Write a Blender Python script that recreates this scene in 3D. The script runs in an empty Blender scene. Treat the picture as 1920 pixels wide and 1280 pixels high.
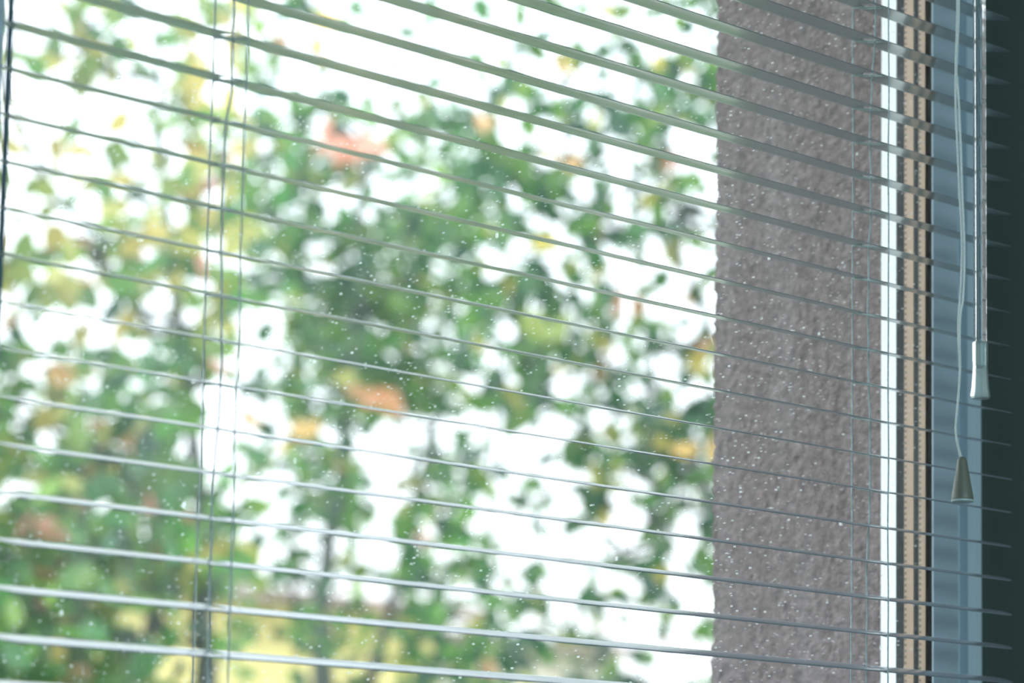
import bpy, math, random
from mathutils import Vector, Matrix, noise
random.seed(7)
PI = math.pi
C = bpy.context.scene.collection
sc = bpy.context.scene

# ------------------------------------------------------------------ camera
F, YAW, PIT, ROL = 4781.2, 0.72691, 0.113794, 0.017985
CAM = Vector((-0.648357, -0.914596, -0.480039))
SY = 401.43
fw = Vector((math.sin(YAW)*math.cos(PIT), math.cos(YAW)*math.cos(PIT), math.sin(PIT)))
r0 = Vector((math.cos(YAW), -math.sin(YAW), 0)); u0 = r0.cross(fw)
rt = r0*math.cos(ROL)+u0*math.sin(ROL); up = -r0*math.sin(ROL)+u0*math.cos(ROL)
cam = bpy.data.cameras.new('camera'); co = bpy.data.objects.new('camera', cam); C.objects.link(co)
m = Matrix((rt, up, -fw)).transposed().to_4x4(); m.translation = CAM
co.matrix_world = m
cam.sensor_width = 36; cam.lens = F*36/1920; cam.shift_y = SY/1920
cam.clip_start = 0.05; cam.clip_end = 300
cam.dof.use_dof = True; cam.dof.focus_distance = 1.36; cam.dof.aperture_fstop = 8.0
sc.camera = co
# ------------------------------------------------------------------ light
w = bpy.data.worlds.new('sky'); sc.world = w; w.use_nodes = True
nt = w.node_tree; bg = nt.nodes['Background']
SKY = 5.6
tc = nt.nodes.new('ShaderNodeTexCoord'); sp = nt.nodes.new('ShaderNodeSeparateXYZ')
rp = nt.nodes.new('ShaderNodeValToRGB')
nt.links.new(tc.outputs['Generated'], sp.inputs[0]); nt.links.new(sp.outputs['Z'], rp.inputs[0])
rp.color_ramp.elements[0].position = 0.0; rp.color_ramp.elements[0].color = (0.40, 0.405, 0.41, 1)   # overcast: brightest overhead
rp.color_ramp.elements[1].position = 0.9; rp.color_ramp.elements[1].color = (0.76, 0.88, 1.0, 1)
nt.links.new(rp.outputs[0], bg.inputs[0]); bg.inputs[1].default_value = SKY
al = bpy.data.lights.new('room_fill_light', 'AREA'); al.shape = 'RECTANGLE'; al.size = 2.8; al.size_y = 1.7  # added fill for the room-facing sides; no window is built behind it
al.energy = 40; al.color = (0.66, 0.92, 1.0)
ao = bpy.data.objects.new('room_fill_light', al); C.objects.link(ao)
ao.location = (-.7, -3.16, 0.0); ao.rotation_euler = (PI/2, 0, 0)     # shines towards +Y
sc.view_settings.view_transform = 'Standard'; sc.view_settings.look = 'None'
sc.view_settings.exposure = 0.0; sc.view_settings.gamma = 1.0; sc.view_settings.use_curve_mapping = False
cy = sc.cycles
cy.use_denoising = True; cy.adaptive_threshold = .02; cy.max_bounces = 10; cy.transparent_max_bounces = 24
cy.transmission_bounces = 8; cy.diffuse_bounces = 4; cy.glossy_bounces = 4; cy.sample_clamp_indirect = 6

# ------------------------------------------------------------------ helpers
def ray(px, py): return fw + rt*((px-960)/F) - up*((py-640-SY)/F)
def atY(px, py, Y):
    d = ray(px, py); return CAM + d*((Y-CAM.y)/d.y)
def mesh(name, vs, fs, mat, parent=None, smooth=False, loc=None):
    me = bpy.data.meshes.new(name); me.from_pydata([tuple(v) for v in vs], [], fs); me.update()
    if smooth: me.polygons.foreach_set('use_smooth', [True]*len(me.polygons))
    if mat: me.materials.append(mat)
    o = bpy.data.objects.new(name, me); C.objects.link(o)
    if parent: o.parent = parent
    if loc is not None: o.location = loc
    return o
class MB:
    def __init__(s): s.v = []; s.f = []
    def add(s, vs, fs):
        n = len(s.v); s.v += [Vector(v) for v in vs]; s.f += [tuple(i+n for i in f) for f in fs]; return s
    def box(s, x0, x1, y0, y1, z0, z1):
        vs = [(x, y, z) for z in (z0, z1) for y in (y0, y1) for x in (x0, x1)]
        return s.add(vs, [(0, 2, 3, 1), (4, 5, 7, 6), (0, 1, 5, 4), (2, 6, 7, 3), (0, 4, 6, 2), (1, 3, 7, 5)])
    def ring(s, X0, X1, Z0, Z1, w_, y0, y1, ch=0.0):
        # rectangular frame, outer X0..X1, Z0..Z1, member width w_, chamfered front
        def rect(d, y): return [(X0+d, y, Z0+d), (X1-d, y, Z0+d), (X1-d, y, Z1-d), (X0+d, y, Z1-d)]
        prof = [(0, y1), (0, y0+ch), (ch, y0), (w_-ch, y0), (w_, y0+ch), (w_, y1)]
        if ch == 0: prof = [(0, y1), (0, y0), (w_, y0), (w_, y1)]
        vs = []
        for d, y in prof: vs += rect(d, y)
        n = len(prof); fs = []
        for i in range(n):
            j = (i+1) % n
            for k in range(4):
                l = (k+1) % 4
                fs.append((i*4+k, i*4+l, j*4+l, j*4+k))
        return s.add(vs, fs)
    def tube(s, pts, rad, seg=8, cap=True):
        pts = [Vector(p) for p in pts]; n = len(pts)
        rs = rad if isinstance(rad, (list, tuple)) else [rad]*n
        vs = []; fs = []; a = None
        for i, p in enumerate(pts):
            t = (pts[min(i+1, n-1)]-pts[max(i-1, 0)])
            if t.length < 1e-9: t = Vector((0, 0, 1))
            t.normalize()
            if a is None:
                a = t.orthogonal().normalized()
            else:
                a = (a - t*a.dot(t))
                a = a.normalized() if a.length > 1e-6 else t.orthogonal().normalized()
            b = t.cross(a)
            for k in range(seg):
                th = 2*PI*k/seg
                vs.append(p + (a*math.cos(th)+b*math.sin(th))*rs[i])
        for i in range(n-1):
            for k in range(seg):
                l = (k+1) % seg
                fs.append((i*seg+k, i*seg+l, (i+1)*seg+l, (i+1)*seg+k))
        if cap:
            fs.append(tuple(reversed(range(seg)))); fs.append(tuple((n-1)*seg+k for k in range(seg)))
        return s.add(vs, fs)
    def lathe(s, prof, cx, cy_, seg=32, ax=None):
        vs = []; fs = []; n = len(prof)
        for r, z in prof:
            for k in range(seg):
                th = 2*PI*k/seg
                vs.append((cx+r*math.cos(th), cy_+r*math.sin(th), z))
        for i in range(n-1):
            for k in range(seg):
                l = (k+1) % seg; fs.append((i*seg+k, i*seg+l, (i+1)*seg+l, (i+1)*seg+k))
        fs.append(tuple(range(seg))); fs.append(tuple(reversed([(n-1)*seg+k for k in range(seg)])))
        return s.add(vs, fs)
    def build(s, name, mat, parent=None, smooth=False): return mesh(name, s.v, s.f, mat, parent, smooth)
def empty(name, loc=(0, 0, 0)):
    o = bpy.data.objects.new(name, None); C.objects.link(o); o.empty_display_size = .05; return o
def tag(o, label=None, cat=None, group=None, kind=None):
    if label: o['label'] = label
    if cat: o['category'] = cat
    if group: o['group'] = group
    if kind: o['kind'] = kind
    return o
def mat(name, col=(.5, .5, .5), rough=.5, metal=0., spec=.5, **k):
    m_ = bpy.data.materials.new(name); m_.use_nodes = True
    b = m_.node_tree.nodes['Principled BSDF']
    b.inputs['Base Color'].default_value = (*col, 1); b.inputs['Roughness'].default_value = rough
    b.inputs['Metallic'].default_value = metal; b.inputs['Specular IOR Level'].default_value = spec
    for kk, v in k.items(): b.inputs[kk.replace('_', ' ')].default_value = v
    return m_
def noisy(m_, scale, amt=.15, bump=0., bscale=None, dist=.001, detail=4, stretch=(1, 1, 1)):
    t = m_.node_tree; b = t.nodes['Principled BSDF']; N = t.nodes.new; L = t.links.new
    c = b.inputs['Base Color'].default_value[:]
    tc = N('ShaderNodeTexCoord'); mp = N('ShaderNodeMapping'); mp.inputs['Scale'].default_value = stretch
    L(tc.outputs['Object'], mp.inputs[0])
    n = N('ShaderNodeTexNoise'); n.inputs['Scale'].default_value = scale; n.inputs['Detail'].default_value = detail
    L(mp.outputs[0], n.inputs['Vector'])
    r = N('ShaderNodeValToRGB'); r.color_ramp.elements[0].position = .3; r.color_ramp.elements[1].position = .7
    r.color_ramp.elements[0].color = tuple(x*(1-amt) for x in c[:3])+(1,)
    r.color_ramp.elements[1].color = tuple(min(1, x*(1+amt)) for x in c[:3])+(1,)
    L(n.outputs['Fac'], r.inputs[0]); L(r.outputs[0], b.inputs['Base Color'])
    if bump:
        n2 = N('ShaderNodeTexNoise'); n2.inputs['Scale'].default_value = bscale or scale; n2.inputs['Detail'].default_value = 5
        L(mp.outputs[0], n2.inputs['Vector'])
        bu = N('ShaderNodeBump'); bu.inputs['Strength'].default_value = bump; bu.inputs['Distance'].default_value = dist
        L(n2.outputs['Fac'], bu.inputs['Height']); L(bu.outputs[0], b.inputs['Normal'])
    return m_

# ------------------------------------------------------------------ materials
M = {}
M['stucco'] = noisy(mat('stucco', (.222, .172, .170), .95, spec=.15), 170, .30, 1.0, 260, .004, 6)  # tone mottling also paints in the shade between the lumps
M['room'] = noisy(mat('room_paint', (.42, .44, .44), .8), 3, .05)
M['reveal'] = noisy(mat('reveal_paint', (.115, .15, .125), .75, spec=.25), 6, .05)
M['floor'] = noisy(mat('floor_wood', (.30, .22, .15), .5), 3, .25, stretch=(1, 12, 1))
M['ceil'] = noisy(mat('ceiling_paint', (.7, .7, .7), .9), 3, .03)
M['frame'] = noisy(mat('frame_paint', (.60, .71, .79), .6, spec=.3), 8, .03)
M['white'] = noisy(mat('outer_frame_paint', (.97, .97, .98), .35), 8, .02)
M['rubber'] = noisy(mat('black_rubber', (.003, .003, .003), .6, spec=.2), 40, .2)
M['butyl'] = noisy(mat('dark_sealant', (.006, .012, .015), .55, spec=.25), 60, .3)
M['slat'] = noisy(mat('slat_enamel', (.33, .365, .42), .28, metal=.12, spec=.7, Coat_Weight=.25, Coat_Roughness=.1), 30, .04, .05, 300, .0002)
M['rail'] = noisy(mat('rail_enamel', (.6, .64, .66), .3), 20, .04)
M['cord'] = noisy(mat('cord_braid', (.52, .60, .62), .6, spec=.3), 900, .25, .4, 1500, .0003, stretch=(1, 1, .6))
M['pull'] = noisy(mat('pull_cord_braid', (.85, .92, .90), .55), 900, .1, .4, 1500, .0003)
M['tassel'] = noisy(mat('tassel_plastic', (.20, .215, .175), .3), 60, .05)
M['tasselrim'] = noisy(mat('tassel_rim_plastic', (.55, .68, .68), .3), 60, .05)
# spacer with a row of perforations
def spacer_mat():
    m_ = mat('spacer_bar', (.62, .42, .28), .42, metal=.15); t = m_.node_tree; N = t.nodes.new; L = t.links.new
    b = t.nodes['Principled BSDF']
    tc = N('ShaderNodeTexCoord'); s = N('ShaderNodeSeparateXYZ'); L(tc.outputs['Object'], s.inputs[0])
    sn = N('ShaderNodeMath'); sn.operation = 'MULTIPLY'; sn.inputs[1].default_value = 2*PI/.0036; L(s.outputs['Z'], sn.inputs[0])
    s2 = N('ShaderNodeMath'); s2.operation = 'SINE'; L(sn.outputs[0], s2.inputs[0])
    def band(c0):
        a = N('ShaderNodeMath'); a.operation = 'SUBTRACT'; a.inputs[1].default_value = c0; L(s.outputs['Y'], a.inputs[0])
        a2 = N('ShaderNodeMath'); a2.operation = 'ABSOLUTE'; L(a.outputs[0], a2.inputs[0])
        a3 = N('ShaderNodeMath'); a3.operation = 'LESS_THAN'; a3.inputs[1].default_value = .0007; L(a2.outputs[0], a3.inputs[0])
        return a3
    b1 = band(.0551); b2 = band(.0663)
    ad = N('ShaderNodeMath'); ad.operation = 'ADD'; L(b1.outputs[0], ad.inputs[0]); L(b2.outputs[0], ad.inputs[1])
    g = N('ShaderNodeMath'); g.operation = 'GREATER_THAN'; g.inputs[1].default_value = .1; L(s2.outputs[0], g.inputs[0])
    mu = N('ShaderNodeMath'); mu.operation = 'MULTIPLY'; L(ad.outputs[0], mu.inputs[0]); L(g.outputs[0], mu.inputs[1])
    mx = N('ShaderNodeMix'); mx.data_type = 'RGBA'; L(mu.outputs[0], mx.inputs[0])
    mx.inputs[6].default_value = (.42, .29, .205, 1); mx.inputs[7].default_value = (.12, .10, .07, 1)
    L(mx.outputs[2], b.inputs['Base Color']); return m_
M['spacer'] = spacer_mat()
def glass_pane(name, dust_glare):
    m_ = bpy.data.materials.new(name); m_.use_nodes = True; t = m_.node_tree; t.nodes.clear(); N = t.nodes.new; L = t.links.new
    out = N('ShaderNodeOutputMaterial'); tr = N('ShaderNodeBsdfTransparent'); tr.inputs[0].default_value = (.995, .999, .998, 1)
    gl = N('ShaderNodeBsdfGlossy'); gl.inputs['Roughness'].default_value = .02
    fr = N('ShaderNodeFresnel'); fr.inputs[0].default_value = 1.45
    ge = N('ShaderNodeNewGeometry'); om = N('ShaderNodeMath'); om.operation = 'SUBTRACT'; om.inputs[0].default_value = 1
    L(ge.outputs['Backfacing'], om.inputs[1]); fm = N('ShaderNodeMath'); fm.operation = 'MULTIPLY'
    L(fr.outputs[0], fm.inputs[0]); L(om.outputs[0], fm.inputs[1])          # reflect at the front face only
    mx = N('ShaderNodeMixShader'); L(fm.outputs[0], mx.inputs[0]); L(tr.outputs[0], mx.inputs[1]); L(gl.outputs[0], mx.inputs[2])
    if not dust_glare:
        L(mx.outputs[0], out.inputs[0]); return m_
    tc = N('ShaderNodeTexCoord')
    def M_(op, a, b=None, c=None):
        n = N('ShaderNodeMath'); n.operation = op
        for i, x in enumerate((a, b, c)):
            if x is None: continue
            if isinstance(x, (int, float)): n.inputs[i].default_value = x
            else: L(x, n.inputs[i])
        return n.outputs[0]
    def specks(scale, rad, keep, vec):
        v = N('ShaderNodeTexVoronoi'); v.feature = 'F1'; v.inputs['Scale'].default_value = scale; L(vec, v.inputs['Vector'])
        s = N('ShaderNodeSeparateColor'); L(v.outputs['Color'], s.inputs[0])
        r = M_('MULTIPLY', s.outputs[0], rad)
        inside = M_('LESS_THAN', v.outputs['Distance'], r)
        k = M_('GREATER_THAN', s.outputs[1], 1-keep)
        return M_('MULTIPLY', M_('MULTIPLY', inside, k), M_('MULTIPLY_ADD', s.outputs[2], .8, .2))
    flat = N('ShaderNodeMapping'); flat.inputs['Scale'].default_value = (1, 0, 1); L(tc.outputs['Object'], flat.inputs[0])
    big = N('ShaderNodeMapping'); big.inputs['Scale'].default_value = (1.6, 0, .8); L(tc.outputs['Object'], big.inputs[0])
    n = N('ShaderNodeTexNoise'); n.inputs['Scale'].default_value = 9; n.inputs['Detail'].default_value = 3; L(flat.outputs[0], n.inputs['Vector'])
    a = specks(480, .32, .80, flat.outputs[0]); b = specks(260, .16, .40, flat.outputs[0]); c = specks(70, .09, .10, big.outputs[0])
    st = N('ShaderNodeMapping'); st.inputs['Scale'].default_value = (40, 0, 5); L(tc.outputs['Object'], st.inputs[0])
    ns = N('ShaderNodeTexNoise'); ns.inputs['Scale'].default_value = 1; ns.inputs['Detail'].default_value = 3; L(st.outputs[0], ns.inputs['Vector'])
    # water runs and dried drops: short vertical ticks along a few lines
    film_glare = M_('MULTIPLY', M_('MAXIMUM', M_('SUBTRACT', ns.outputs['Fac'], .45), 0), .10)
    sx = N('ShaderNodeSeparateXYZ'); L(tc.outputs['Object'], sx.inputs[0])      # painted veiling glare, stronger towards the pane's upper left
    ca = N('ShaderNodeMapRange'); ca.inputs['From Min'].default_value = .28; ca.inputs['From Max'].default_value = -.10; L(sx.outputs['X'], ca.inputs['Value'])
    cz = N('ShaderNodeMapRange'); cz.inputs['From Min'].default_value = -.42; cz.inputs['From Max'].default_value = -.10; L(sx.outputs['Z'], cz.inputs['Value'])
    film_glare = M_('ADD', film_glare, M_('MULTIPLY', M_('MULTIPLY', M_('POWER', ca.outputs[0], 1.5), cz.outputs[0]), .062))
    tot = M_('MAXIMUM', M_('MAXIMUM', M_('MULTIPLY', a, M_('MULTIPLY', n.outputs['Fac'], 1.0)), M_('MULTIPLY', b, .8)), c)
    fac = M_('MINIMUM', M_('ADD', M_('ADD', M_('MULTIPLY', tot, .68), film_glare), .010), 1)
    df = N('ShaderNodeBsdfDiffuse'); df.inputs[0].default_value = (.8, .85, .85, 1)
    tl = N('ShaderNodeBsdfTranslucent'); tl.inputs[0].default_value = (.93, .97, .97, 1)
    md = N('ShaderNodeMixShader'); md.inputs[0].default_value = .8; L(df.outputs[0], md.inputs[1]); L(tl.outputs[0], md.inputs[2])
    m2 = N('ShaderNodeMixShader'); L(fac, m2.inputs[0]); L(mx.outputs[0], m2.inputs[1]); L(md.outputs[0], m2.inputs[2])
    L(m2.outputs[0], out.inputs[0]); return m_
M['glass'] = glass_pane('window_glass', False); M['glass_dust_glare'] = glass_pane('dusty_glare_glass', True)
def clear(name, rough, col):
    m_ = bpy.data.materials.new(name); m_.use_nodes = True; b = m_.node_tree.nodes['Principled BSDF']
    b.inputs['Base Color'].default_value = (*col, 1); b.inputs['Roughness'].default_value = rough
    b.inputs['Transmission Weight'].default_value = 1; b.inputs['IOR'].default_value = 1.49
    return noisy(m_, 80, .02)
M['acrylic'] = clear('clear_acrylic', .02, (.95, .99, 1))
M['grip'] = clear('frosted_acrylic', .2, (.86, .97, .95)); M['grip'].node_tree.nodes['Principled BSDF'].inputs['Transmission Weight'].default_value = .75
def leaf_mat(name):
    m_ = bpy.data.materials.new(name); m_.use_nodes = True; t = m_.node_tree; t.nodes.clear(); N = t.nodes.new; L = t.links.new
    out = N('ShaderNodeOutputMaterial'); at = N('ShaderNodeAttribute'); at.attribute_name = 'leaf_colour'
    tc = N('ShaderNodeTexCoord'); n = N('ShaderNodeTexNoise'); n.inputs['Scale'].default_value = 90; L(tc.outputs['Object'], n.inputs['Vector'])
    mr = N('ShaderNodeMapRange'); mr.inputs['To Min'].default_value = .8; mr.inputs['To Max'].default_value = 1.2; L(n.outputs['Fac'], mr.inputs['Value'])
    vm = N('ShaderNodeVectorMath'); vm.operation = 'SCALE'; L(at.outputs['Color'], vm.inputs[0]); L(mr.outputs[0], vm.inputs['Scale'])
    d = N('ShaderNodeBsdfDiffuse'); tl = N('ShaderNodeBsdfTranslucent'); g = N('ShaderNodeBsdfGlossy'); g.inputs['Roughness'].default_value = .45
    L(vm.outputs[0], d.inputs[0]); L(vm.outputs[0], tl.inputs[0])
    a = N('ShaderNodeMixShader'); a.inputs[0].default_value = .55; L(d.outputs[0], a.inputs[1]); L(tl.outputs[0], a.inputs[2])
    b = N('ShaderNodeMixShader'); b.inputs[0].default_value = .05; L(a.outputs[0], b.inputs[1]); L(g.outputs[0], b.inputs[2])
    L(b.outputs[0], out.inputs[0]); return m_
M['leaf'] = leaf_mat('leaf')
M['bark'] = noisy(mat('bark', (.085, .10, .085), .9, spec=.2), 12, .35, .6, 40, .01, stretch=(1, 1, .25))
M['grass'] = noisy(mat('grass', (.10, .17, .05), .95), 4, .3, .5, 60, .03)
M['yellowwall'] = noisy(mat('yellow_render', (.78, .64, .27), .9), 2, .05)
M['creamwall'] = noisy(mat('cream_render', (.82, .74, .66), .9), 2, .05)
M['roof'] = noisy(mat('roof_tile', (.30, .22, .19), .8), 6, .2, stretch=(1, 1, 4))
M['houseglass'] = mat('house_window_glass', (.05, .07, .08), .08)
M['bar'] = noisy(mat('bar_paint', (.10, .17, .22), .5), 20, .05)
M['grey'] = noisy(mat('sill_metal', (.5, .52, .53), .4), 10, .05)

# ------------------------------------------------------------------ window wall
XR, XG = .612, .5407          # inner reveal, edge of the glazing
XL, XGL = -.66, -.58
ZB, ZT = -.56, .46
YI, YO = -.06, .225           # room face and outer face of the wall
b = MB(); RX0, RX1, RZ0, RZ1 = -2.4, 1.9, -1.6, .95
for a in ((RX0, XL, RZ0, RZ1), (XR, RX1, RZ0, RZ1), (XL, XR, RZ0, ZB), (XL, XR, ZT, RZ1)): b.box(a[0], a[1], YI, .086, a[2], a[3])
tag(b.build('wall_window', M['reveal']), kind='structure')
b = MB()
for a in ((-3.2, XGL, -1.9, 1.6), (XG, 2.6, -1.9, 1.6), (XGL, XG, -1.9, ZB-.0), (XGL, XG, ZT, 1.6)): b.box(a[0], a[1], .0865, YO-.003, a[2], a[3])
ow = b.build('wall_outside', M['stucco']); tag(ow, kind='structure')
# rough render on the outer reveal and round its corner: real relief
vs = []; fs = []; ny, nz = 64, 400; prof = []
y0, y1 = .0855, YO
for i in range(ny+1): prof.append((XG, y0+(y1-y0)*i/ny, (-1, 0)))
for i in range(1, 9):
    th = PI/2*i/9; prof.append((XG+.003-.003*math.cos(th), y1+.003*math.sin(th)-.0, (-math.cos(th), math.sin(th))))
for i in range(0, 14): prof.append((XG+.003+.004*i, y1+.003, (0, 1)))
for j in range(nz+1):
    z = ZB+(ZT-ZB)*j/nz
    for (x, y, n) in prof:
        p = Vector((x*1.0, y, z))
        h = noise.fractal(p*190, 1.0, 2.0, 3)*.0020 + noise.noise(p*60)*.0008
        if y < y0+.002: h = 0
        vs.append((x+n[0]*h, y+n[1]*h, z))
np_ = len(prof)
for j in range(nz):
    for i in range(np_-1):
        a = j*np_+i; fs.append((a, a+1, a+np_+1, a+np_))
o = mesh('stucco_reveal', vs, fs, M['stucco'], ow, True)
# rest of the room
b = MB().box(RX0, RX1, -3.3, -3.2, RZ0, RZ1); tag(b.build('wall_back', M['room']), kind='structure')
b = MB().box(RX0-.1, RX0, -3.3, .086, RZ0, RZ1); tag(b.build('wall_left', M['room']), kind='structure')
b = MB().box(RX1, RX1+.1, -3.3, .086, RZ0, RZ1); tag(b.build('wall_right', M['room']), kind='structure')
b = MB().box(RX0-.1, RX1+.1, -3.3, .086, RZ0-.1, RZ0); tag(b.build('floor', M['floor']), kind='structure')
b = MB().box(RX0-.1, RX1+.1, -3.3, .086, RZ1, RZ1+.1); tag(b.build('ceiling', M['ceil']), kind='structure')
b = MB().box(XL, XR, -.10, .060, ZB-.02, ZB); tag(b.build('trim_1', M['frame']), kind='structure')       # inner sill
b = MB().box(XGL, XG, .088, .26, ZB-.012, ZB+.003); tag(b.build('trim_2', M['grey']), kind='structure')  # outer sill

# window: frame, sash, gaskets, spacers, panes
win = empty('window_1'); tag(win, kind='structure')
ZGB, ZGT = ZB+.075, ZT-.075
XM = -.0979
b = MB()
b.ring(XL, XR, ZB, ZT, .009, .064, .086, .001)
b.ring(XL+.009, XR-.009, ZB+.009, ZT-.009, .010, .0575, .086, .003)
b.ring(XL+.019, XR-.019, ZB+.019, ZT-.019, .022, .067, .086)
b.box(-.20, -.16, .055, .086, ZB+.02, ZT-.02)
b.build('frame', M['frame'], win)
b = MB(); SX1 = .5645
b.ring(XM-.055, SX1, ZGB-.024, ZGT+.024, .0238, .045, .0461, .0004)
b.ring(XM-.055, SX1, ZGB-.024, ZGT+.024, .0200, .0461, .0735)
b.box(XM-.032, XM, .045, .0461, ZGB-.003, ZGT+.003); b.box(XM-.032, XM-.005, .0461, .0735, ZGB-.003, ZGT+.003)
b.ring(XGL-.024, -.17, ZGB-.024, ZGT+.024, .024, .045, .0735, .0012)
b.build('sash', M['frame'], win)
b = MB().ring(XM-.006, XG+.006, ZGB-.006, ZGT+.006, .006, .0462, .0500)
b.build('inner_gasket', M['rubber'], win)
MB().box(-.0937, -.0914, .0486, .0495, ZGB, ZGT).build('glazing_bar', M['bar'], win)
def inring(name, y0, y1, mt, e=0.0):
    MB().ring(XM-.006, XG+.006, ZGB-.006, ZGT+.006, .006-e, y0, y1).build(name, M[mt], win)
inring('spacer_bar', .0512, .0562, 'spacer')
inring('sealant', .0562, .0602, 'butyl')
inring('spacer_bar', .0602, .0674, 'spacer')
inring('outer_gasket', .0674, .0737, 'butyl')
MB().ring(XGL-.03, XG+.03, ZGB-.03-.0, ZGT+.03, .030, .0737, .0855).build('outer_frame', M['white'], win)
for nm, y0, y1, mt in (('inner_pane', .0501, .0511, 'glass_dust_glare'), ('middle_pane', .0576, .0586, 'glass'), ('outer_pane', .0690, .0700, 'glass')):
    MB().box(XM-.003, XG+.003, y0, y1, ZGB-.003, ZGT+.003).build(nm, M[mt], win)
MB().box(XGL-.003, -.194, .0576, .0586, ZGB-.003, ZGT+.003).build('side_pane', M['glass'], win)

# ------------------------------------------------------------------ venetian blind
P = .020; LX = .4450; W = .0263; TILT = math.radians(13.0)
blind = empty('venetian_blind')
tag(blind, 'grey aluminium venetian blind with open slats hanging in front of the window', 'blind')
SX0, SX1b = -.1145, .5665
def slat_mesh():
    wd = .0250; ns = 10; R = .013
    xs = [SX0 + t for t in (0, .0004, .0012, .0025, .0045, .007, .010, .0135)]
    mid = [-.06, -.0, 0]
    xs += [x for x in (-.095, -.07, -.04, -.015, -.0035, .0005, .0045, .0125, .04, .08, .13, .18, .23, .28, .33, .38, .42, LX-.0085, LX-.0045, LX-.0005, LX+.0035, LX+.012, .48, .51, .535)]
    xs += [SX1b - t for t in (.0135, .010, .007, .0045, .0025, .0012, .0004, 0)]
    xs = sorted(xs); vs = []; fs = []
    for x in xs:
        e = min(x-SX0, SX1b-x); half = 1.0
        if e < R: half = math.sqrt(max(0.0, 1-((R-e)/R)**2))*.93+.07
        for j in range(ns+1):
            s = (j/ns-.5)*wd*half + wd/2
            q = (s/wd-.5)*2
            y = s; z = .0008*(1-q*q)
            vs.append((x, y*math.cos(TILT)-z*math.sin(TILT)+.0008, y*math.sin(TILT)+z*math.cos(TILT)))
    n1 = ns+1
    for i in range(len(xs)-1):
        xm = (xs[i]+xs[i+1])/2
        hole = (-.0035 < xm < .0045) or (LX-.0045 < xm < LX+.0035)
        for j in range(ns):
            if hole and 3 <= j <= 6: continue
            fs.append((i*n1+j, (i+1)*n1+j, (i+1)*n1+j+1, i*n1+j+1))
    me = bpy.data.meshes.new('slat'); me.from_pydata(vs, [], fs); me.update()
    me.polygons.foreach_set('use_smooth', [True]*len(me.polygons)); me.materials.append(M['slat']); return me
sm = slat_mesh()
K0, K1 = -18, 25
TW = {8: -1.5, 9: -1.0, 7: .4, 6: .6, 11: -.6, 10: -.5}
for k in range(K0, K1+1):
    o = bpy.data.objects.new('slat', sm); C.objects.link(o); o.parent = blind
    o.location = (random.uniform(-.0008, .0008), 0, -k*P+random.uniform(-.0003, .0003))
    o.rotation_euler = (math.radians(-TW.get(k, random.uniform(-.5, .5))), 0, 0)
    so = o.modifiers.new('thick', 'SOLIDIFY'); so.thickness = .00022; so.offset = 0
rd = random.Random(3)
def wob(f, z0, z1, n):
    return [f(z0+(z1-z0)*i/n) for i in range(n+1)]
ZH = -K0*P+.012; ZBR = -K1*P-.018
for X in (0.0, LX):
    b = MB()
    b.tube(wob(lambda z: (X+.00015*math.sin(z*90), -.0002+.00015*math.sin(z*60+1), z), ZH, ZBR, 120), .00045, 6)
    b.tube(wob(lambda z: (X+.0002*math.sin(z*40), W+.0002*math.sin(z*50+2), z), ZH, ZBR, 120), .00045, 6)
    for k in range(K0, K1+1):
        z = -k*P; tw = math.radians(-TW.get(k, 0)); a = TILT+tw
        for dx, dz in ((-.0016, -.0006), (.0014, -.0009)):
            pts = []
            for i in range(9):
                t = i/8; y = t*W; sp_ = math.sin(PI*t)
                pts.append((X+dx*sp_*1.2, y, z+y*math.tan(a)+dz*sp_ + (.0010*4*t*(1-t)) - .0006))
            b.tube(pts, .00024, 5)
    b.build('ladder_cord', M['cord'], blind)
# lift cords wander between front and back edge of the slat holes
FL = [(.40, .42), (-.12, .42), (-.14, .41), (-.158, .56), (-.18, .58), (-.20, .59), (-.22, .55), (-.25, .50), (-.268, .46), (-.285, .47), (-.31, .58), (-.34, .61), (-.38, .60), (-.44, .52), (-.52, .5)]
FR = [(.40, .36), (.0, .36), (-.02, .38), (-.04, .47), (-.08, .52), (-.10, .48), (-.12, .49), (-.14, .55), (-.20, .56), (-.22, .52), (-.24, .50), (-.265, .49), (-.29, .50), (-.305, .57), (-.33, .57), (-.38, .58), (-.52, .55)]
for X, T in ((0.0, FL), (LX, FR)):
    def ff(z, T=T, X=X):
        for (za, a), (zb, c) in zip(T, T[1:]):
            if zb <= z <= za:
                t = (za-z)/(za-zb); t = t*t*(3-2*t); return (X+.0002*math.sin(z*120), W*(a+(c-a)*t)+.0002*math.sin(z*170), z)
        return (X, W*T[-1][1], z)
    MB().tube(wob(ff, .38, ZBR, 200), .00055, 6).build('lift_cord', M['cord'], blind)
b = MB().box(SX0, SX1b, -.006, .030, ZH, ZH+.028); b.build('headrail', M['rail'], blind)
b = MB().box(SX0, SX1b, -.001, .026, ZBR-.012, ZBR); b.build('bottom_rail', M['rail'], blind)
# clear tilt wand with its grip
WX, WY = .5023, -.020
b = MB(); z0, z1 = -.2025, ZH+.005
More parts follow.
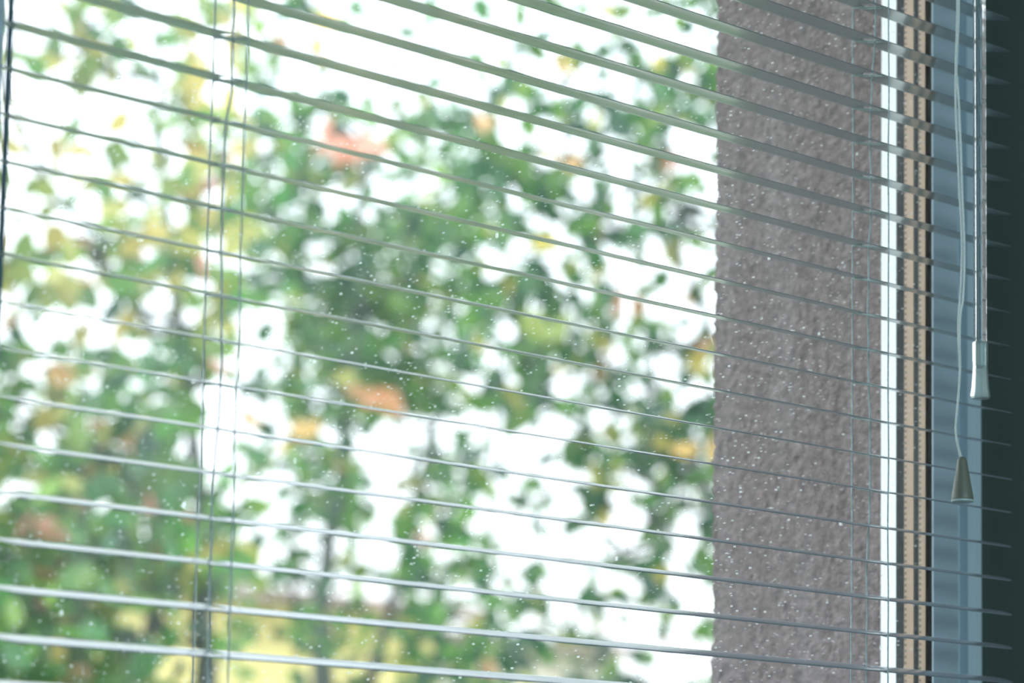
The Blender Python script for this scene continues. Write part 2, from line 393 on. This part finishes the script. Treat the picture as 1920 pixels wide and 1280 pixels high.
# six-sided clear rod
vs = [(WX+.004*math.cos(PI/4+k*PI/3), WY+.004*math.sin(PI/4+k*PI/3), z) for z in (z0, z1) for k in range(6)]
b.add(vs, [(k, (k+1) % 6, 6+(k+1) % 6, 6+k) for k in range(6)]+[tuple(reversed(range(6))), tuple(range(6, 12))])
wand = b.build('tilt_wand', M['acrylic'], blind)
bw = wand.modifiers.new('b', 'BEVEL'); bw.width = .0003; bw.segments = 2
b = MB(); b.lathe([(.0005, -.1885), (.0043, -.1885), (.0045, -.1892), (.0045, -.1990), (.0043, -.2030), (.0046, -.2085), (.0051, -.2150), (.0057, -.2190), (.0057, -.2205), (.0050, -.2216), (.0006, -.2218)], WX, WY, 8)
gr = b.build('wand_grip', M['grip'], wand); gr['label'] = 'flared translucent grip at the end of the wand'
bv = gr.modifiers.new('b', 'BEVEL'); bv.width = .0004; bv.segments = 2
# pull cord: two strands meeting above the tassel
def px2(x, y): return atY(x, y, -.020)
S1 = [(1794, -150), (1795, 0), (1794, 60), (1792, 130), (1792, 200), (1795, 270), (1799, 360), (1803, 440), (1803, 500), (1800, 560), (1797, 600), (1797.5, 640), (1800, 690), (1798, 730), (1795, 765), (1792, 800), (1794, 825), (1799, 845), (1804, 862)]
S2 = [(1798, -150), (1799.5, 0), (1798, 60), (1795, 130), (1799, 180), (1803, 270), (1806, 360), (1809.5, 440), (1810, 500), (1807.5, 560), (1802.5, 590), (1801, 640), (1802, 690), (1799.5, 730), (1796.5, 765), (1793.5, 800), (1795.5, 825), (1800, 845), (1804.5, 862)]
def smooth(P_, n=6):
    out = []
    for i in range(len(P_)-1):
        p0 = P_[max(i-1, 0)]; p1 = P_[i]; p2 = P_[i+1]; p3 = P_[min(i+2, len(P_)-1)]
        for k in range(n):
            t = k/n
            out.append(tuple(.5*((2*b_)+(-a+c)*t+(2*a-5*b_+4*c-d)*t*t+(-a+3*b_-3*c+d)*t**3) for a, b_, c, d in zip(p0, p1, p2, p3)))
    out.append(P_[-1]); return out
b = MB()
for S, dy in ((S1, 0), (S2, .0006)):
    q = [px2(*p)+Vector((0, dy, 0)) for p in smooth(S)]
    q = [Vector((q[0].x, q[0].y, ZH+.004))]+q
    b.tube(q, .00062, 7)
pc = b.build('pull_cord', M['pull'], blind)
tp = px2(1804, 857)
b = MB(); t0 = tp.z; h = .0253
prof = [(.0004, 0), (.0016, .0001), (.0024, -.0009), (.0028, -.0022), (.0036, -.0075), (.0047, -.0140), (.0058, -.0200), (.0063, -.0235), (.0062, -.0243)]
b.lathe([(r, t0+z) for r, z in prof], tp.x, tp.y, 40)
ts = b.build('tassel', M['tassel'], pc, True); ts['label'] = 'olive grey plastic cone'
b = MB(); b.lathe([(.0063, t0-.0243), (.0063, t0-.0253), (.0052, t0-.0256), (.0005, t0-.0256)], tp.x, tp.y, 40)
b.build('rim', M['tasselrim'], ts)

# ------------------------------------------------------------------ garden
GZ = -1.9
b = MB().box(-30, 60, .3, 90, GZ-.2, GZ); tag(b.build('ground', M['grass']), kind='structure')
# coverage of foliage over the view, 12 columns by 12 rows
COV = ["143343122323", "122443244446", "223566466555", "235565486554", "366676775543", "245758856653",
       "566548865643", "467246443367", "788337565376", "998963553453", "986323355343", "984212465432"]
HOLES = [(430, 760, 60, 100), (400, 840, 70, 60), (510, 940, 60, 60), (690, 1050, 70, 60), (690, 1130, 50, 40), (1000, 810, 60, 30), (960, 870, 90, 45),
         (1060, 1030, 90, 60), (700, 850, 40, 70), (460, 600, 45, 60), (330, 540, 60, 35), (180, 560, 50, 40), (60, 120, 60, 120),
         (600, 60, 60, 60), (680, 120, 70, 60), (130, 180, 70, 60), (1300, 300, 40, 60), (1250, 560, 60, 50), (1180, 500, 40, 30), (640, 350, 50, 45),
         (560, 130, 40, 50), (860, 120, 90, 50), (150, 480, 50, 30), (1100, 340, 60, 50), (1290, 1190, 60, 60), (1190, 1160, 60, 50), (290, 100, 40, 35),
         (930, 960, 50, 40), (1190, 960, 50, 50), (1280, 960, 50, 60), (790, 340, 50, 30), (870, 60, 120, 50), (1000, 240, 40, 40), (210, 610, 40, 60)]
# green, mid, light, yellow, orange
G1 = [(.045, .17, .055), (.075, .24, .06), (.03, .12, .06), (.15, .33, .06)]
G3 = [(.16, .44, .09), (.22, .48, .09), (.10, .33, .08), (.32, .52, .09)]
G2 = [(.25, .40, .07), (.38, .46, .09), (.16, .36, .08), (.55, .52, .11)]
YE = [(.85, .66, .16), (.80, .74, .25)]; OR = [(.90, .45, .22), (.85, .40, .28)]
def leaf(V, Fc, Cc, c, size, col, rd):
    d = Vector((rd.gauss(0, 1), rd.gauss(0, 1), rd.gauss(-.55, .7))).normalized()
    s = d.cross(Vector((rd.gauss(0, 1), rd.gauss(0, 1), rd.gauss(0, 1)))).normalized(); n = d.cross(s)
    l = size*rd.uniform(.8, 1.2); w_ = l*rd.uniform(.30, .40); bend = l*rd.uniform(.05, .2)
    k = len(V)
    V += [c, c+d*l*.28+s*w_*.85+n*bend*.2, c+d*l*.65+s*w_*.75+n*bend*.1, c+d*l-n*bend, c+d*l*.65-s*w_*.75+n*bend*.1, c+d*l*.28-s*w_*.85+n*bend*.2,
          c+d*l*.3-n*bend*.35, c+d*l*.65-n*bend*.5]
    Fc += [(k, k+1, k+6), (k+1, k+2, k+7, k+6), (k+2, k+3, k+7), (k+3, k+4, k+7), (k+4, k+5, k+6, k+7), (k+5, k, k+6)]
    Cc += [col]*8
def foliage(V, Fc, Cc, name, parent):
    o = mesh(name, V, Fc, M['leaf'], parent); me = o.data
    at = me.color_attributes.new('leaf_colour', 'FLOAT_COLOR', 'POINT')
    at.data.foreach_set('color', [x for c in Cc for x in (*c, 1)]); return o
def tree(name, label, cat, cols, Y, dY, trunks, pal, leafsize=.088, extra=(), seed=1, group=None, rows=(-3, 15)):
    rd = random.Random(seed); root = empty(name)
    tag(root, label, cat, group)
    V, Fc, Cc = [], [], []
    nodes = []                                   # (pos, parent index)
    tb = MB()
    for tr in trunks:                            # (list of (px,py)), Y, base radius, top radius
        pts_, Yt, rb, rtp = tr
        pts = [atY(x, y, Yt) for x, y in pts_]
        base = pts[0]; pts = [Vector((base.x+.02, base.y, GZ-.05)), Vector((base.x+.01, base.y, (GZ+base.z)/2))]+pts
        pp = []
        for a, c in zip(pts, pts[1:]):
            for k in range(5): pp.append(a.lerp(c, k/5)+Vector((rd.gauss(0, .006), rd.gauss(0, .006), 0)))
        pp.append(pts[-1]); n = len(pp)
        tb.tube(pp, [rb+(rtp-rb)*(i/(n-1)) for i in range(n)], 10)
        i0 = None
        for i, p in enumerate(pp):
            if p.z > GZ+1.0: nodes.append([p, i0, 0, rb+(rtp-rb)*(i/(n-1))]); i0 = len(nodes)-1
    ntr = len(nodes); clumps = []
    CW, CH = 112, 107
    for r in range(*rows):
        for c in range(*cols):
            rr, cc = min(max(r, 0), 11), min(max(c, 0), 11); cov = min(.95, int(COV[rr][cc])/10+.06)
            if r < 0: cov *= .8
            if c < 0: cov = .5
            if c > 11: cov = .45
            px, py = (c+.5)*CW, (r+.5)*CH
            for s in range(2):
                Yc = Y+rd.uniform(-dY, dY); p = atY(px+rd.uniform(-45, 45), py+rd.uniform(-45, 45), Yc)
                if p.z < GZ+.7: continue
                clumps.append((p, Yc, cov/1.0))
            n = -math.log(1-min(cov, .95))*CW*CH/((leafsize*F/((Y-CAM.y)/ray(px, py).y))**2*.095)
            n = int(n+rd.random())
            for _ in range(n):
                x = px+rd.uniform(-.5, .5)*CW*1.25; y = py+rd.uniform(-.5, .5)*CH*1.25
                skip = False
                for hx, hy, ha, hb in HOLES:
                    if ((x-hx)/ha/.85)**2+((y-hy)/hb/.85)**2 < 1 and rd.random() < .85: skip = True
                # clumping: leaves gather on sprays
                q = noise.noise(Vector((x/85, y/85, seed*7.3)))
                if q < -.22 and rd.random() < .6 and cov < .65: skip = True
                if skip: continue
                Yl = Y+rd.triangular(-dY, dY, 0)
                p = atY(x, y, Yl)
                if p.z < GZ+.5: continue
                col = rd.choice(pal(x, y, rd)); f_ = rd.uniform(.75, 1.25); col = tuple(min(.95, v*f_*.80) for v in col)
                leaf(V, Fc, Cc, p, leafsize, col, rd)
                if rd.random() < .12: clumps.append((p, Yl, cov))
    for (x, y, Yl, cnt, col, sz, spread) in extra:
        for _ in range(cnt):
            p = atY(x+rd.gauss(0, spread), y+rd.gauss(0, spread), Yl+rd.gauss(0, .05))
            leaf(V, Fc, Cc, p, sz, col, rd); clumps.append((p, Yl, 1))
    # branches: every clump joins the nearest node nearer the trunk
    t0 = nodes[ntr//2][0]
    clumps.sort(key=lambda c: min((c[0]-n[0]).length for n in nodes[:ntr]))
    for p, _, _ in clumps:
        best, bd = 0, 1e9
        for i, n in enumerate(nodes):
            d = (n[0]-p).length + max(0, n[0].z-p.z)*.8 - (.0 if i < ntr else .04)
            if d < bd: best, bd = i, d
        nodes.append([p, best, 0, 0])
    for i in range(len(nodes)-1, ntr-1, -1):
        nodes[i][2] += 1; nodes[nodes[i][1]][2] += nodes[i][2]
    bb = MB()
    for i in range(ntr, len(nodes)):
        p, pi, cnt, _ = nodes[i]; q = nodes[pi][0]
        ra = .0016*(cnt**.5); rb = min(.0016*(max(nodes[pi][2], 1)**.5), ra*1.5, nodes[pi][3] if pi < ntr and nodes[pi][3] else 1)
        mid = (p+q)/2+Vector((rd.gauss(0, .008), rd.gauss(0, .008), -.02*(p-q).length+.01))
        bb.tube([q, mid, p], [rb, (ra+rb)/2, max(ra*.8, .0012)], 5, cap=False)
    tb.build('trunk', M['bark'], root, True); bb.build('branches', M['bark'], root, True)
    foliage(V, Fc, Cc, 'foliage', root)
    return root
def palL(x, y, rd):
    t = rd.random()
    if y < 330: return YE if t < .28 else G2 if t < .85 else G1 if t < .97 else OR
    if y < 620: return YE if t < .18 else OR if t < .21 else G2 if t < .66 else G3 if t < .88 else G1
    return YE if t < .04 else OR if t < .075 else G2 if t < .22 else G3 if t < .75 else G1
def palC(x, y, rd):
    t = rd.random(); return YE if t < .02 else OR if t < .03 else G2 if t < .14 else G3 if t < .42 else G1
def palR(x, y, rd):
    t = rd.random(); return YE if t < .035 else OR if t < .045 else G2 if t < .15 else G1
tree('tree', 'yellowing leafy tree at the left with a slim dark trunk beyond the glass', 'tree', (-3, 4), 4.2, .5,
     [([(388, 1290), (384, 1180), (376, 1060), (372, 930), (350, 760), (330, 560), (300, 300), (290, 60)], 4.2, .036, .006)], palL,
     extra=[(430, 290, 4.0, 3, (.9, .55, .3), .08, 14), (120, 690, 4.2, 3, (.9, .5, .2), .07, 12), (240, 820, 4.2, 5, (.9, .55, .25), .09, 20), (160, 820, 4.2, 5, (.85, .6, .15), .09, 18),
            (70, 700, 4.2, 2, (.9, .5, .2), .08, 9), (110, 1190, 4.2, 6, (.9, .62, .35), .10, 24), (330, 190, 4.2, 4, (.85, .68, .2), .08, 18), (160, 90, 4.2, 4, (.8, .7, .2), .08, 20)], seed=11)
tree('tree', 'green tree in the middle with two leaning dark stems', 'tree', (4, 8), 5.6, .6,
     [([(604, 1290), (602, 1180), (612, 1040), (640, 900), (660, 700), (670, 500), (690, 260)], 5.6, .048, .006),
      ([(690, 1290), (712, 1210), (748, 1080), (790, 900), (850, 700), (860, 450), (850, 200)], 5.7, .028, .005),
      ([(900, 1290), (915, 1100), (922, 880), (930, 740), (930, 560)], 5.8, .022, .004)], palC,
     extra=[(620, 256, 4.93, 6, (.98, .48, .36), .105, 6), (666, 262, 4.93, 6, (.98, .48, .36), .105, 6), (712, 732, 4.95, 4, (.9, .42, .22), .10, 8), (600, 60, 5.0, 4, (.9, .6, .15), .08, 12),
            (460, 640, 5.0, 2, (.9, .6, .2), .08, 9), (560, 825, 5.0, 4, (.9, .55, .2), .08, 10), (460, 770, 5.0, 4, (.9, .5, .2), .08, 10), (920, 505, 5.0, 3, (.85, .75, .1), .07, 10)], seed=5)
tree('tree', 'dark green tree at the right with thin crown beside the stucco corner', 'tree', (8, 15), 4.3, .6,
     [([(1440, 1700), (1450, 1290), (1455, 1000), (1450, 700), (1440, 400), (1430, 100)], 4.3, .040, .012)], palR,
     extra=[(1325, 835, 3.6, 4, (.9, .55, .2), .08, 9), (885, 212, 3.9, 3, (.85, .5, .25), .06, 8), (1060, 296, 3.9, 3, (.85, .5, .25), .06, 8), (1050, 110, 3.9, 2, (.85, .5, .15), .06, 6), (1228, 368, 3.9, 3, (.85, .75, .15), .06, 7),
            (1225, 210, 3.9, 5, (.35, .5, .12), .07, 16)], seed=23)

# house far behind the trees: yellow block and cream wing
hs = empty('house'); tag(hs, 'pale yellow house with cream wing far behind the trees', 'house')
YH = 17.0
pa = atY(262, 1085, YH); pb = atY(830, 1128, YH)
b = MB().box(pa.x, pb.x, YH, YH+7, GZ-.02, pa.z); b.build('wall', M['yellowwall'], hs)
pc_ = atY(930, 1195, YH+1.5); pd = atY(1150, 1200, YH+1.5)
b = MB().box(pb.x, pd.x, YH+1.5, YH+6, GZ-.02, pc_.z); w2 = b.build('wing', M['creamwall'], hs)
def roof(x0, x1, y0, y1, z, h_, nm):
    ym = (y0+y1)/2; o_ = .3
    vs = [(x0-o_, y0-o_, z), (x1+o_, y0-o_, z), (x1+o_, ym, z+h_), (x0-o_, ym, z+h_), (x0-o_, y1+o_, z), (x1+o_, y1+o_, z)]
    vs += [(x, y, zz-.12) for x, y, zz in vs]
    fs = [(0, 1, 2, 3), (3, 2, 5, 4), (6, 9, 8, 7), (9, 10, 11, 8), (0, 6, 7, 1), (4, 5, 11, 10), (0, 3, 9, 6), (3, 4, 10, 9), (1, 7, 8, 2), (2, 8, 11, 5)]
    mesh(nm, vs, fs, M['roof'], hs)
roof(pa.x, pb.x, YH, YH+7, pa.z, .30, 'roof'); roof(pb.x, pd.x, YH+1.5, YH+6, pc_.z, .25, 'roof')
for i in range(3):
    x = pa.x+(pb.x-pa.x)*(.2+.3*i)
    f_ = MB().box(x-.5, x+.5, YH-.05, YH+.02, GZ+1.0, GZ+2.2).build('window', M['creamwall'], hs)
    MB().box(x-.43, x+.43, YH-.06, YH-.05, GZ+1.07, GZ+2.13).build('pane', M['houseglass'], f_)
